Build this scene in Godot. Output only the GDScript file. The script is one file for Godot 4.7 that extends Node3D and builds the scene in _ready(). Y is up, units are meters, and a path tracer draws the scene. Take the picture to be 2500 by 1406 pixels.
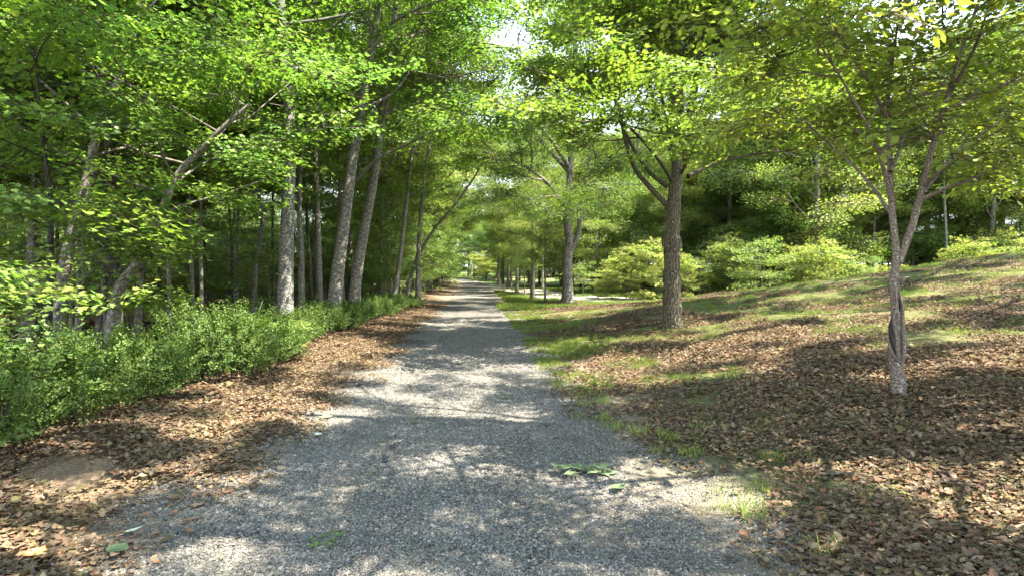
extends Node3D
# A gravel lane through summer woods: hedge and tall trees on one side, a leaf-strewn bank with a maple and a young tree on the other.

const FOCAL := 1364.0          # photograph pixels
var rng := RandomNumberGenerator.new()
var wob := FastNoiseLite.new()
var used := {}
var M := {}
var S := {}                    # leaf spray meshes
var eye := Vector3(0, 1.6, 0)
var cam_basis := Basis()


# ---------------------------------------------------------------- small helpers
class Geo:
	var v := PackedVector3Array()
	var n := PackedVector3Array()
	var u := PackedVector2Array()
	var c := PackedColorArray()
	var i := PackedInt32Array()
	var smooth := true
	func mesh() -> ArrayMesh:
		var a := []
		a.resize(Mesh.ARRAY_MAX)
		a[Mesh.ARRAY_VERTEX] = v
		if n.size() == v.size(): a[Mesh.ARRAY_NORMAL] = n
		if u.size() == v.size(): a[Mesh.ARRAY_TEX_UV] = u
		if c.size() == v.size(): a[Mesh.ARRAY_COLOR] = c
		a[Mesh.ARRAY_INDEX] = i
		var m := ArrayMesh.new()
		m.add_surface_from_arrays(Mesh.PRIMITIVE_TRIANGLES, a)
		return m


func ss(a: float, b: float, x: float) -> float:
	return smoothstep(a, b, x)


func rf(a: float, b: float) -> float:
	return rng.randf_range(a, b)


func numbered(called: String) -> String:
	if not used.has(called):
		used[called] = 0
		return called
	used[called] += 1
	return "%s_%03d" % [called, used[called]]


const ORDINAL := ["first", "second", "third", "fourth", "fifth", "sixth", "seventh", "eighth", "ninth", "tenth", "eleventh", "twelfth", "thirteenth", "fourteenth", "fifteenth", "sixteenth", "seventeenth", "eighteenth", "nineteenth", "twentieth"]


func nth(k: int) -> String:
	if k < 20: return ORDINAL[k]
	var ten := (k + 1) / 10
	return ["twenty-", "thirty-", "forty-", "fifty-", "sixty-"][ten - 2] + ORDINAL[(k + 1) % 10 - 1] if (k + 1) % 10 else ["", "", "", "thirtieth", "fortieth", "fiftieth", "sixtieth"][ten]


func tag(o: Node, label: String, category: String, group := "", kind := "") -> void:
	if label: o.set_meta("label", label)
	if category: o.set_meta("category", category)
	if group: o.set_meta("group", group)
	if kind: o.set_meta("kind", kind)


func thing(called: String, label: String, category: String, at := Vector3.ZERO, group := "") -> Node3D:
	var o := Node3D.new()
	o.name = numbered(called)
	add_child(o)
	o.position = at
	tag(o, label, category, group)
	return o


func part(called: String, mesh: Mesh, mat: Material, parent: Node) -> MeshInstance3D:
	var o := MeshInstance3D.new()
	o.name = numbered(called) if parent == self else called
	o.mesh = mesh
	o.material_override = mat
	parent.add_child(o, true)
	return o


func many(called: String, mesh: Mesh, mat: Material, xf: Array, cols: Array, parent: Node) -> MultiMeshInstance3D:
	var mm := MultiMesh.new()
	mm.transform_format = MultiMesh.TRANSFORM_3D
	mm.use_colors = cols.size() > 0
	mm.mesh = mesh
	mm.instance_count = xf.size()
	for k in xf.size():
		mm.set_instance_transform(k, xf[k])
		if cols.size(): mm.set_instance_color(k, cols[k])
	var o := MultiMeshInstance3D.new()
	o.name = numbered(called) if parent == self else called
	o.multimesh = mm
	o.material_override = mat
	parent.add_child(o, true)
	return o


func spot(u: float, v: float, d: float) -> Vector3:      # the place d metres ahead that the photograph shows at u, v
	var r: Vector3 = cam_basis * Vector3((u - 1250.0) / FOCAL, (703.0 - v) / FOCAL, -1.0)
	return eye + r * (d / -r.z)


func path(p: Array, d: float, deep := []) -> Array:
	var out := []
	for k in p.size():
		out.append(spot(p[k][0], p[k][1], d + (deep[k] if k < deep.size() else 0.0)))
	return out


# ---------------------------------------------------------------- the lie of the land
func road_x(d: float) -> float:
	return -0.25 - 0.06 * d - 0.0035 * pow(maxf(0.0, d - 62.0), 2.0)


func height(x: float, z: float) -> float:
	var d := -z
	var s := x - road_x(clampf(d, -20.0, 140.0))
	var y := 0.5 * ss(55.0, 120.0, d) + 2.5 * ss(110.0, 200.0, d)
	var t := s - 1.7
	var soft := 0.5 * (t + sqrt(t * t + 0.35)) - 0.05
	var near := 1.0 - 0.93 * ss(15.5, 27.0, d - 0.10 * maxf(0.0, 6.0 - x))
	if s > 0.0:
		var bank := 0.155 * minf(soft, 26.0) * near
		bank += 1.2 * ss(14.0, 34.0, s) * ss(26.0, 60.0, d)
		y += maxf(0.0, bank)
	else:
		var q := -s - 5.2
		y -= 0.07 * clampf(q, 0.0, 16.0)
		y += 0.10 * exp(-pow((-s - 3.4) / 1.0, 2.0))
	var off := ss(1.5, 3.0, absf(s))
	y += off * (0.05 * wob.get_noise_2d(x * 1.3, z * 1.3) + 0.10 * wob.get_noise_2d(x * 0.35 + 50.0, z * 0.35))
	y += (1.0 - off) * (-0.018 * exp(-pow((absf(s) - 0.8) / 0.28, 2.0)))
	return y


func up_at(x: float, z: float) -> Vector3:
	var e := 0.15
	return Vector3(height(x - e, z) - height(x + e, z), 2.0 * e, height(x, z - e) - height(x, z + e)).normalized()


func on_ground(x: float, z: float, lift := 0.0) -> Vector3:
	return Vector3(x, height(x, z) + lift, z)


func lying(x: float, z: float, turn: float, size: float, lift := 0.0) -> Transform3D:
	var up := up_at(x, z)
	var f := Vector3(cos(turn), 0, sin(turn))
	var r := f.cross(up).normalized()
	f = up.cross(r).normalized()
	return Transform3D(Basis(r * size, up * size, f * size), on_ground(x, z, lift))


func lane_distance(p: Vector2) -> float:
	var a := [Vector2(-3.4, -66), Vector2(1.2, -47), Vector2(3.8, -35), Vector2(6.2, -29.5), Vector2(14, -26)]
	var best := 1e9
	for k in a.size() - 1:
		best = minf(best, p.distance_to(Geometry2D.get_closest_point_to_segment(p, a[k], a[k + 1])))
	return best


# ---------------------------------------------------------------- geometry builders
func tube(g: Geo, pts: Array, radii: Array, sides: int, lumpy := 0.0) -> void:
	var base := g.v.size()
	var side := Vector3.RIGHT
	var along := 0.0
	for k in pts.size():
		var p: Vector3 = pts[k]
		var d: Vector3 = (pts[mini(k + 1, pts.size() - 1)] - pts[maxi(k - 1, 0)]).normalized()
		side = (side - d * side.dot(d))
		if side.length() < 0.01: side = d.cross(Vector3.FORWARD)
		side = side.normalized()
		var b := d.cross(side)
		if k > 0: along += p.distance_to(pts[k - 1])
		for j in sides + 1:
			var a := TAU * j / sides
			var o := side * cos(a) + b * sin(a)
			var r: float = radii[k]
			if lumpy > 0.0:
				r *= 1.0 + lumpy * wob.get_noise_3d(p.x * 3.0 + o.x * 9.0, p.y * 5.0, p.z * 3.0 + o.z * 9.0)
			g.v.append(p + o * r)
			g.n.append(o)
			g.u.append(Vector2(float(j) / sides, along))
	for k in pts.size() - 1:
		for j in sides:
			var q := base + k * (sides + 1) + j
			g.i.append_array(PackedInt32Array([q, q + sides + 1, q + 1, q + 1, q + sides + 1, q + sides + 2]))


func smooth_path(ctrl: Array, per: int) -> Array:
	var out := []
	for k in ctrl.size() - 1:
		var a: Vector3 = ctrl[maxi(k - 1, 0)]
		var b: Vector3 = ctrl[k]
		var c: Vector3 = ctrl[k + 1]
		var d: Vector3 = ctrl[mini(k + 2, ctrl.size() - 1)]
		for j in per:
			out.append(b.cubic_interpolate(c, a, d, float(j) / per))
	out.append(ctrl[-1])
	return out


func taper(n: int, r0: float, r1: float, flare := 0.0) -> Array:
	var out := []
	for k in n:
		var t := float(k) / maxi(1, n - 1)
		out.append(lerpf(r0, r1, pow(t, 0.85)) + flare * r0 * exp(-t * n * 0.45))
	return out


const OVAL := [[0.0, 0.0], [-0.26, 0.28], [-0.29, 0.52], [-0.15, 0.82], [0.0, 1.0], [0.15, 0.82], [0.29, 0.52], [0.26, 0.28]]
const MAPLE := [[0.0, 0.0], [-0.34, -0.04], [-0.30, 0.20], [-0.56, 0.46], [-0.27, 0.48], [-0.20, 0.66], [0.0, 1.0], [0.20, 0.66], [0.27, 0.48], [0.56, 0.46], [0.30, 0.20], [0.34, -0.04]]
const OAK := [[0.0, 0.0], [-0.10, 0.15], [-0.28, 0.28], [-0.16, 0.42], [-0.38, 0.60], [-0.20, 0.70], [-0.16, 0.92], [0.0, 1.0], [0.16, 0.92], [0.20, 0.70], [0.38, 0.60], [0.16, 0.42], [0.28, 0.28], [0.10, 0.15]]
const DIAMOND := [[0.0, 0.0], [-0.30, 0.45], [0.0, 1.0], [0.30, 0.45]]


func leaf(g: Geo, shape: Array, at: Vector3, dir: Vector3, up: Vector3, size: float, col: Color, fold := 0.12, curl := 0.0) -> void:
	var r := dir.cross(up).normalized()
	up = r.cross(dir).normalized()
	var b := g.v.size()
	g.v.append(at + dir * size * 0.45 - up * size * fold)
	g.c.append(col)
	for p in shape:
		var y: float = p[1]
		g.v.append(at + (r * p[0] + dir * y + up * (curl * (y - 0.5) * (y - 0.5) * 2.0 + curl * absf(p[0]))) * size)
		g.c.append(col)
	var m := shape.size()
	for k in m:
		g.i.append_array(PackedInt32Array([b, b + 1 + (k + 1) % m, b + 1 + k]))


func thin(g: Geo, a: Vector3, b: Vector3, r: float, col: Color) -> void:
	var d := (b - a).normalized()
	var s := d.cross(Vector3.UP)
	if s.length() < 0.1: s = Vector3.RIGHT
	s = s.normalized()
	var t := d.cross(s)
	var q := g.v.size()
	for e in [a, b]:
		var rr: float = r if e == a else r * 0.6
		for k in 3:
			g.v.append(e + (s * cos(TAU * k / 3.0) + t * sin(TAU * k / 3.0)) * rr)
			g.c.append(col)
	for k in 3:
		var l := (k + 1) % 3
		g.i.append_array(PackedInt32Array([q + k, q + 3 + k, q + l, q + l, q + 3 + k, q + 3 + l]))


# A spray: a twig along +z, leaves in loose flat layers on both sides. Colours are shades of one leaf, tinted per copy.
func make_spray(shape: Array, count: int, length: float, width: float, thick: float, size: float, tilt: float, seed_: int) -> ArrayMesh:
	rng.seed = seed_
	var g := Geo.new()
	var bark := Color(0.5, 0.34, 0.9)
	thin(g, Vector3.ZERO, Vector3(0, 0, length * 0.85), 0.005, bark)
	for k in count:
		var t := pow(rng.randf(), 0.8)
		var side := 1.0 if k % 2 == 0 else -1.0
		var out := side * width * 0.5 * rng.randf() * (1.0 - 0.5 * absf(t - 0.45))
		var p := Vector3(out, rf(-thick, thick), t * length)
		if k % 3 == 0: thin(g, Vector3(0, 0, maxf(0.0, t * length - absf(out) * 0.8)), p, 0.0035, bark)
		var dir := Vector3(side * rf(0.2, 1.0), rf(-0.55, 0.1), rf(0.1, 1.0)).normalized()
		var up := Vector3(rf(-tilt, tilt), 1.0, rf(-tilt, tilt)).normalized()
		var sh := rf(0.72, 1.28)
		leaf(g, shape, p, dir, up, size * rf(0.7, 1.25), Color(sh * rf(0.85, 1.2), sh, sh * rf(0.7, 1.2)), 0.08, rf(-0.1, 0.15))
	return g.mesh()


# ---------------------------------------------------------------- trees
var sx := []     # spray transforms being collected
var sc := []


func spray_at(p: Vector3, dir: Vector3, size: float, tint: Color) -> void:
	var f := (dir * Vector3(1, 0.45, 1) + Vector3(rf(-0.4, 0.4), rf(-0.3, 0.12), rf(-0.4, 0.4))).normalized()
	var up := Vector3(rf(-0.4, 0.4), 1.0, rf(-0.4, 0.4)).normalized()
	var r := up.cross(f).normalized()
	up = f.cross(r).normalized()
	var k := size * rf(0.8, 1.25)
	sx.append(Transform3D(Basis(r * k, up * k, f * k), p))
	var w := rf(0.82, 1.2)
	sc.append(Color(tint.r * w * rf(0.9, 1.15), tint.g * w, tint.b * w * rf(0.8, 1.2)))


# A branch with its own smaller branches; leaves sit on the outer parts.
func branch(g: Geo, start: Vector3, dir: Vector3, length: float, r: float, level: int, c: Dictionary) -> void:
	var n := 5 if level == 0 else 4
	var pts := [start]
	var d := dir.normalized()
	var p := start
	for k in n:
		d = (d + Vector3(rf(-0.22, 0.22), rf(-0.16, 0.16) + c.lift * 0.12, rf(-0.22, 0.22))).normalized()
		p = p + d * (length / n)
		pts.append(p)
	tube(g, pts, taper(pts.size(), r, r * 0.3), 6 if level == 0 else 4)
	leafy(g, pts, length, r, level, c, 0.25)


func leafy(g: Geo, pts: Array, length: float, r: float, level: int, c: Dictionary, from: float) -> void:
	var n := pts.size() - 1
	if level < c.deep:
		var kids: int = maxi(2, int(round(length * c.kids)))
		for k in kids:
			var t := lerpf(from, 0.98, (k + rf(0.1, 0.9)) / kids)
			var at: Vector3 = lerp_path(pts, t)
			var d0: Vector3 = (pts[mini(int(t * n) + 1, n)] - pts[int(t * n)]).normalized()
			var az := rf(0, TAU)
			var e := Vector3(cos(az), rf(-0.25, 0.35), sin(az))
			e = (e - d0 * e.dot(d0) * 0.8).normalized()
			var nd := (d0 * rf(0.4, 0.9) + e * rf(0.6, 1.0)) * Vector3(1, c.flat, 1)
			branch(g, at, nd, maxf(0.5, length * rf(0.32, 0.6) * (1.15 - 0.5 * t)), maxf(0.006, r * 0.42), level + 1, c)
	if level >= c.deep - c.get("inner", 1):
		var m: int = maxi(c.get("least", 2), int(round(length * c.leaves)))
		for k in m:
			var t := lerpf(maxf(from, 0.2), 1.0, (k + rng.randf()) / m)
			var at := lerp_path(pts, t)
			var d0: Vector3 = (pts[n] - pts[maxi(0, n - 2)]).normalized()
			var az := rf(0, TAU)
			var bare: float = c.get("bare_below", -99.0)
			for q in int(c.get("clump", 1)) if at.y > bare else 0:
				if q > 0: at += Vector3(rf(-0.14, 0.14), rf(-0.1, 0.1), rf(-0.14, 0.14))
				spray_at(at + Vector3(rf(-0.1, 0.1), rf(-0.08, 0.08), rf(-0.1, 0.1)), (d0 * 0.6 + Vector3(cos(az), 0.1, sin(az))).normalized(), c.spray_size, c.tint)


func lerp_path(pts: Array, t: float) -> Vector3:
	var x := clampf(t, 0.0, 0.9999) * (pts.size() - 1)
	var k := int(x)
	return pts[k].lerp(pts[k + 1], x - k)


# trunk control points are relative to the tree's base
func tree(node: Node3D, trunk: Array, r0: float, r1: float, limbs: Array, c: Dictionary, mat: Material, sides := 12) -> void:
	sx = []
	sc = []
	var pts := smooth_path(trunk, c.get("per", 5))
	var g := Geo.new()
	tube(g, pts, taper(pts.size(), r0, r1, 0.35), sides, c.get("lumpy", 0.12))
	var joined: bool = c.get("joined", false)      # far trees: the limbs are too thin to tell apart from the trunk
	if not joined: part("trunk", g.mesh(), mat, node)
	for l in limbs:
		var lg := Geo.new()
		var lp := smooth_path(l.p, 4)
		tube(lg, lp, taper(lp.size(), l.r, l.r * 0.3), 8, 0.08)
		var len := 0.0
		for k in lp.size() - 1: len += lp[k].distance_to(lp[k + 1])
		leafy(lg, lp, len, l.r, 0, c, l.get("from", 0.3))
		part("limb", lg.mesh(), mat, node)
	for k in int(c.get("auto", 0)):
		var lg := g if joined else Geo.new()
		var t := lerpf(c.crown_from, 0.98, (k + rf(0.1, 0.9)) / c.auto)
		var at := lerp_path(pts, t)
		var az: float = k * 2.4 + rf(-0.5, 0.5)
		var w: float = sin(clampf((t - c.crown_from) / (1.02 - c.crown_from), 0.0, 1.0) * 2.4 + 0.55)
		var e: float = rf(0.05, 0.5) + c.get("rise", 0.25)
		branch(lg, at, Vector3(cos(az), e, sin(az)), c.reach * maxf(0.35, w) * rf(0.7, 1.15), maxf(0.012, lerpf(r0, r1, t) * 0.4), 0, c)
		if not joined: part("limb", lg.mesh(), mat, node)
	if joined: part("trunk", g.mesh(), mat, node)
	if sx.size():
		many("crown", S[c.spray], M[c.get("leaf", "leaf")], sx, sc, node).set_meta("kind", "stuff")


func copy(o: Node3D, at: Vector3, turn: float, size: float, label: String, group: String, called := "") -> Node3D:
	var r: Node3D = o.duplicate()
	r.name = numbered(called if called else str(o.name).rstrip("0123456789_"))
	add_child(r)
	r.position = at
	r.rotation = Vector3(rf(-0.04, 0.04), turn, rf(-0.04, 0.04))
	r.scale = Vector3.ONE * size
	r.set_meta("label", label)
	r.set_meta("group", group)
	return r


# ---------------------------------------------------------------- materials
func noise_tex(freq: float, seed_: int, ramp: Array, octaves := 4, size := 512, kind := FastNoiseLite.TYPE_SIMPLEX_SMOOTH) -> NoiseTexture2D:
	var n := FastNoiseLite.new()
	n.noise_type = kind
	n.frequency = freq
	n.seed = seed_
	n.fractal_octaves = octaves
	var t := NoiseTexture2D.new()
	t.width = size
	t.height = size
	t.seamless = true
	t.noise = n
	if ramp.size():
		var gr := Gradient.new()
		gr.offsets = PackedFloat32Array(ramp.map(func(e): return e[0]))
		gr.colors = PackedColorArray(ramp.map(func(e): return e[1].linear_to_srgb()))
		t.color_ramp = gr
	return t


func bark(seed_: int, dark: Color, mid: Color, pale: Color, scale_: Vector3, relief: float, patch: Color, patch_at: float) -> StandardMaterial3D:
	var m := StandardMaterial3D.new()
	m.roughness = 0.9
	m.metallic_specular = 0.25
	m.albedo_texture = noise_tex(0.02, seed_, [[0.0, dark], [0.38, dark.lerp(mid, 0.5)], [0.55, mid], [0.8, pale], [1.0, pale]], 5)
	m.uv1_scale = scale_
	m.heightmap_enabled = true
	m.heightmap_texture = noise_tex(0.02, seed_, [], 5)
	m.heightmap_scale = relief
	m.detail_enabled = true
	m.detail_uv_layer = BaseMaterial3D.DETAIL_UV_1
	m.detail_albedo = noise_tex(0.03, seed_ + 7, [[0.0, patch * 0.8], [1.0, patch * 1.15]], 3, 256)
	m.detail_mask = noise_tex(0.012, seed_ + 9, [[0.0, Color.BLACK], [patch_at, Color.BLACK], [minf(1.0, patch_at + 0.1), Color(0.75, 0.75, 0.75)], [1.0, Color.WHITE]], 5, 512)
	return m


func leaf_mat(shine: float, through: Color) -> StandardMaterial3D:
	var m := StandardMaterial3D.new()
	m.vertex_color_use_as_albedo = true
	m.roughness = shine
	m.metallic_specular = 0.32
	m.cull_mode = BaseMaterial3D.CULL_DISABLED
	m.backlight_enabled = true
	m.backlight = through.linear_to_srgb()
	return m


func ground_mat(tex: Texture2D, scale_: float, bump: Texture2D, relief: float) -> StandardMaterial3D:
	var m := StandardMaterial3D.new()
	m.albedo_texture = tex
	m.vertex_color_use_as_albedo = true
	m.roughness = 0.95
	m.metallic_specular = 0.15
	m.uv1_triplanar = true
	m.uv1_world_triplanar = true
	m.uv1_scale = Vector3.ONE * scale_
	m.heightmap_enabled = true
	m.heightmap_texture = bump
	m.heightmap_scale = relief
	return m


func materials() -> void:
	M.leaf = leaf_mat(0.45, Color(0.9, 1.0, 0.5))
	M.box = leaf_mat(0.38, Color(0.75, 0.85, 0.35))
	M.litter = leaf_mat(0.75, Color(0.35, 0.28, 0.2))
	M.litter.metallic_specular = 0.25
	M.stone = StandardMaterial3D.new()
	M.stone.vertex_color_use_as_albedo = true
	M.stone.roughness = 0.85
	M.stone.metallic_specular = 0.3
	M.maple_bark = bark(3, Color(0.025, 0.02, 0.014), Color(0.082, 0.064, 0.044), Color(0.17, 0.142, 0.105), Vector3(4.0, 0.9, 1), 2.0, Color(0.20, 0.22, 0.12), 0.66)
	M.pale_bark = bark(11, Color(0.075, 0.068, 0.055), Color(0.155, 0.143, 0.118), Color(0.27, 0.25, 0.21), Vector3(1.0, 1.1, 1), 0.8, Color(0.10, 0.085, 0.065), 0.64)
	M.grey_bark = bark(19, Color(0.05, 0.048, 0.042), Color(0.125, 0.12, 0.105), Color(0.24, 0.235, 0.21), Vector3(2.0, 1.6, 1), 1.6, Color(0.25, 0.255, 0.225), 0.62)
	M.dark_bark = bark(23, Color(0.02, 0.018, 0.015), Color(0.055, 0.048, 0.04), Color(0.11, 0.095, 0.08), Vector3(2.0, 0.6, 1), 1.5, Color(0.12, 0.13, 0.08), 0.66)
	M.cherry_bark = bark(29, Color(0.075, 0.058, 0.042), Color(0.155, 0.122, 0.094), Color(0.26, 0.22, 0.18), Vector3(1.0, 4.0, 1), 0.5, Color(0.34, 0.34, 0.30), 0.72)
	M.wood_bark = bark(37, Color(0.05, 0.043, 0.033), Color(0.14, 0.12, 0.095), Color(0.26, 0.235, 0.195), Vector3(1.5, 1.0, 1), 1.2, Color(0.30, 0.31, 0.26), 0.64)
	M.ground = ground_mat(noise_tex(0.05, 41, [[0.0, Color(0.45, 0.42, 0.4)], [0.45, Color(0.85, 0.85, 0.85)], [1.0, Color(1.5, 1.45, 1.35)]], 5, 1024), 0.45, noise_tex(0.09, 43, [], 5, 1024), 3.0)
	M.road = ground_mat(noise_tex(0.16, 47, [[0.0, Color(0.42, 0.42, 0.42)], [0.4, Color(0.8, 0.8, 0.8)], [0.6, Color(1.0, 1.0, 0.98)], [1.0, Color(1.5, 1.47, 1.4)]], 3, 1024, FastNoiseLite.TYPE_CELLULAR), 0.7, noise_tex(0.16, 47, [], 3, 1024, FastNoiseLite.TYPE_CELLULAR), 1.6)


# ---------------------------------------------------------------- ground
func axis(lo: float, a: float, b: float, hi: float, fine: float, grow: float) -> Array:
	var out := []
	var x := a
	var step := fine
	while x > lo:
		step *= grow
		x -= step
		out.push_front(x)
	x = a
	while x < b:
		out.append(x)
		x += fine
	step = fine
	while x < hi:
		out.append(x)
		step *= grow
		x += step
	out.append(hi)
	return out


func ground_color(x: float, z: float) -> Color:
	var d := -z
	var s := x - road_x(clampf(d, -20.0, 140.0))
	var soil := Color(0.17, 0.125, 0.085)
	var c := soil.lerp(Color(0.12, 0.09, 0.055), ss(-0.2, 0.4, wob.get_noise_2d(x * 0.8, z * 0.8)))
	if s > 0.0:
		var mossy := ss(0.0, 0.35, wob.get_noise_2d(x * 0.55 + 90.0, z * 0.55) + 0.5 * ss(3.2, 6.5, x) + 0.32 * ss(5.5, 12, d) - 0.10)
		c = c.lerp(Color(0.10, 0.115, 0.04), mossy * 0.75)
		var lawn := ss(24.0, 28.0, d)
		c = c.lerp(Color(0.10, 0.15, 0.04).lerp(Color(0.20, 0.17, 0.10), ss(-0.1, 0.3, wob.get_noise_2d(x * 0.7, z * 0.4))), lawn)
		var ld := lane_distance(Vector2(x, z)) + 0.5 * wob.get_noise_2d(x * 1.5, z * 1.5)
		c = c.lerp(Color(0.36, 0.33, 0.28), 1.0 - ss(1.7, 2.4, ld))
	var verge := 1.0 - ss(1.4, 2.4, absf(s) + 0.7 * wob.get_noise_2d(x * 1.7, z * 1.7))
	return c.lerp(Color(0.27, 0.235, 0.185), verge * 0.8)


func build_ground() -> void:
	var xs := axis(-320.0, -8.0, 15.0, 320.0, 0.25, 1.13)
	var zs := axis(-420.0, -30.0, 2.0, 80.0, 0.25, 1.11)
	var g := Geo.new()
	for z in zs:
		for x in xs:
			g.v.append(Vector3(x, height(x, z), z))
			g.n.append(up_at(x, z))
			g.c.append(ground_color(x, z))
	var w := xs.size()
	for r in zs.size() - 1:
		for k in w - 1:
			var q := r * w + k
			g.i.append_array(PackedInt32Array([q, q + 1, q + w, q + 1, q + w + 1, q + w]))
	var o := part("ground", g.mesh(), M.ground, self)
	tag(o, "leaf-strewn woodland earth sloping up from the gravel drive", "", "", "structure")
	M.ground_node = o

	g = Geo.new()
	var ds := []
	var d := -9.0
	while d < 128.0:
		ds.append(d)
		d += 0.3 if d < 25.0 else 1.0
	var cols := 15
	for e in ds:
		for k in cols:
			var t := float(k) / (cols - 1) * 2.0 - 1.0
			var hw := 1.5 + 0.38 * ss(7.5, 3.0, e) + 0.28 * wob.get_noise_2d(e * 2.0, 7.0 + signf(t) * 31.0) + 0.10 * wob.get_noise_2d(e * 9.0, signf(t) * 77.0)
			var x: float = road_x(e) + t * hw
			g.v.append(Vector3(x, height(x, -e) + 0.012 + maxf(0.0, e - 25.0) * 0.0012, -e))
			g.n.append(up_at(x, -e))
			var earth := clampf(ss(0.62, 1.0, absf(t)) * 0.8 + 0.35 * ss(0.05, 0.5, wob.get_noise_2d(x * 1.1 + 13.0, e * 0.6)) + 0.35 * ss(0.25, 0.7, t) * ss(9.0, 3.0, e), 0.0, 1.0)
			g.c.append(Color(0.125, 0.12, 0.108).lerp(Color(0.18, 0.15, 0.11), earth))
	for r in ds.size() - 1:
		for k in cols - 1:
			var q := r * cols + k
			g.i.append_array(PackedInt32Array([q, q + cols, q + 1, q + 1, q + cols, q + cols + 1]))
	o = part("road", g.mesh(), M.road, self)
	tag(o, "pale grey gravel drive running straight ahead into the woods", "", "", "structure")
	M.road_node = o


func stone(g: Geo, at: Vector3, size: float, col: Color) -> void:
	var b := g.v.size()
	var ax := Basis(Vector3(rf(-1, 1), rf(-1, 1), rf(-1, 1)).normalized(), rf(0, TAU))
	var k := Vector3(1.0, rf(0.45, 0.75), rf(0.65, 1.0)) * size * 0.5
	for p in [Vector3(1, 0, 0), Vector3(-1, 0, 0), Vector3(0, 1, 0), Vector3(0, -1, 0), Vector3(0, 0, 1), Vector3(0, 0, -1)]:
		g.v.append(at + Basis(Vector3.UP, ax.get_euler().y) * Basis(Vector3.RIGHT, rf(-0.4, 0.4)) * (p * k * rf(0.8, 1.25) + Vector3(rf(-0.2, 0.2), rf(-0.1, 0.1), rf(-0.2, 0.2)) * size))
		g.c.append(col)
	for f in [[0, 2, 4], [4, 2, 1], [1, 2, 5], [5, 2, 0], [0, 4, 3], [4, 1, 3], [1, 5, 3], [5, 0, 3]]:
		g.i.append_array(PackedInt32Array([b + f[0], b + f[2], b + f[1]]))


func stone_color() -> Color:
	var k := rf(0.06, 0.19)
	if rng.randf() < 0.2: k *= 0.5
	return Color(k * rf(1.0, 1.06), k, k * rf(0.88, 1.0))


func dead_color() -> Color:
	var pick := rng.randf()
	var k := rf(0.5, 0.95)
	var c := Color(0.15, 0.113, 0.072)
	if pick < 0.12: c = Color(0.18, 0.105, 0.066)
	elif pick < 0.42: c = Color(0.185, 0.15, 0.105)
	elif pick < 0.64: c = Color(0.09, 0.073, 0.048)
	elif pick < 0.74: c = Color(0.235, 0.20, 0.155)
	elif pick < 0.86: c = Color(0.13, 0.118, 0.058)
	return Color(c.r * k * 1.08, c.g * k, c.b * k * 0.97)


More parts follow.
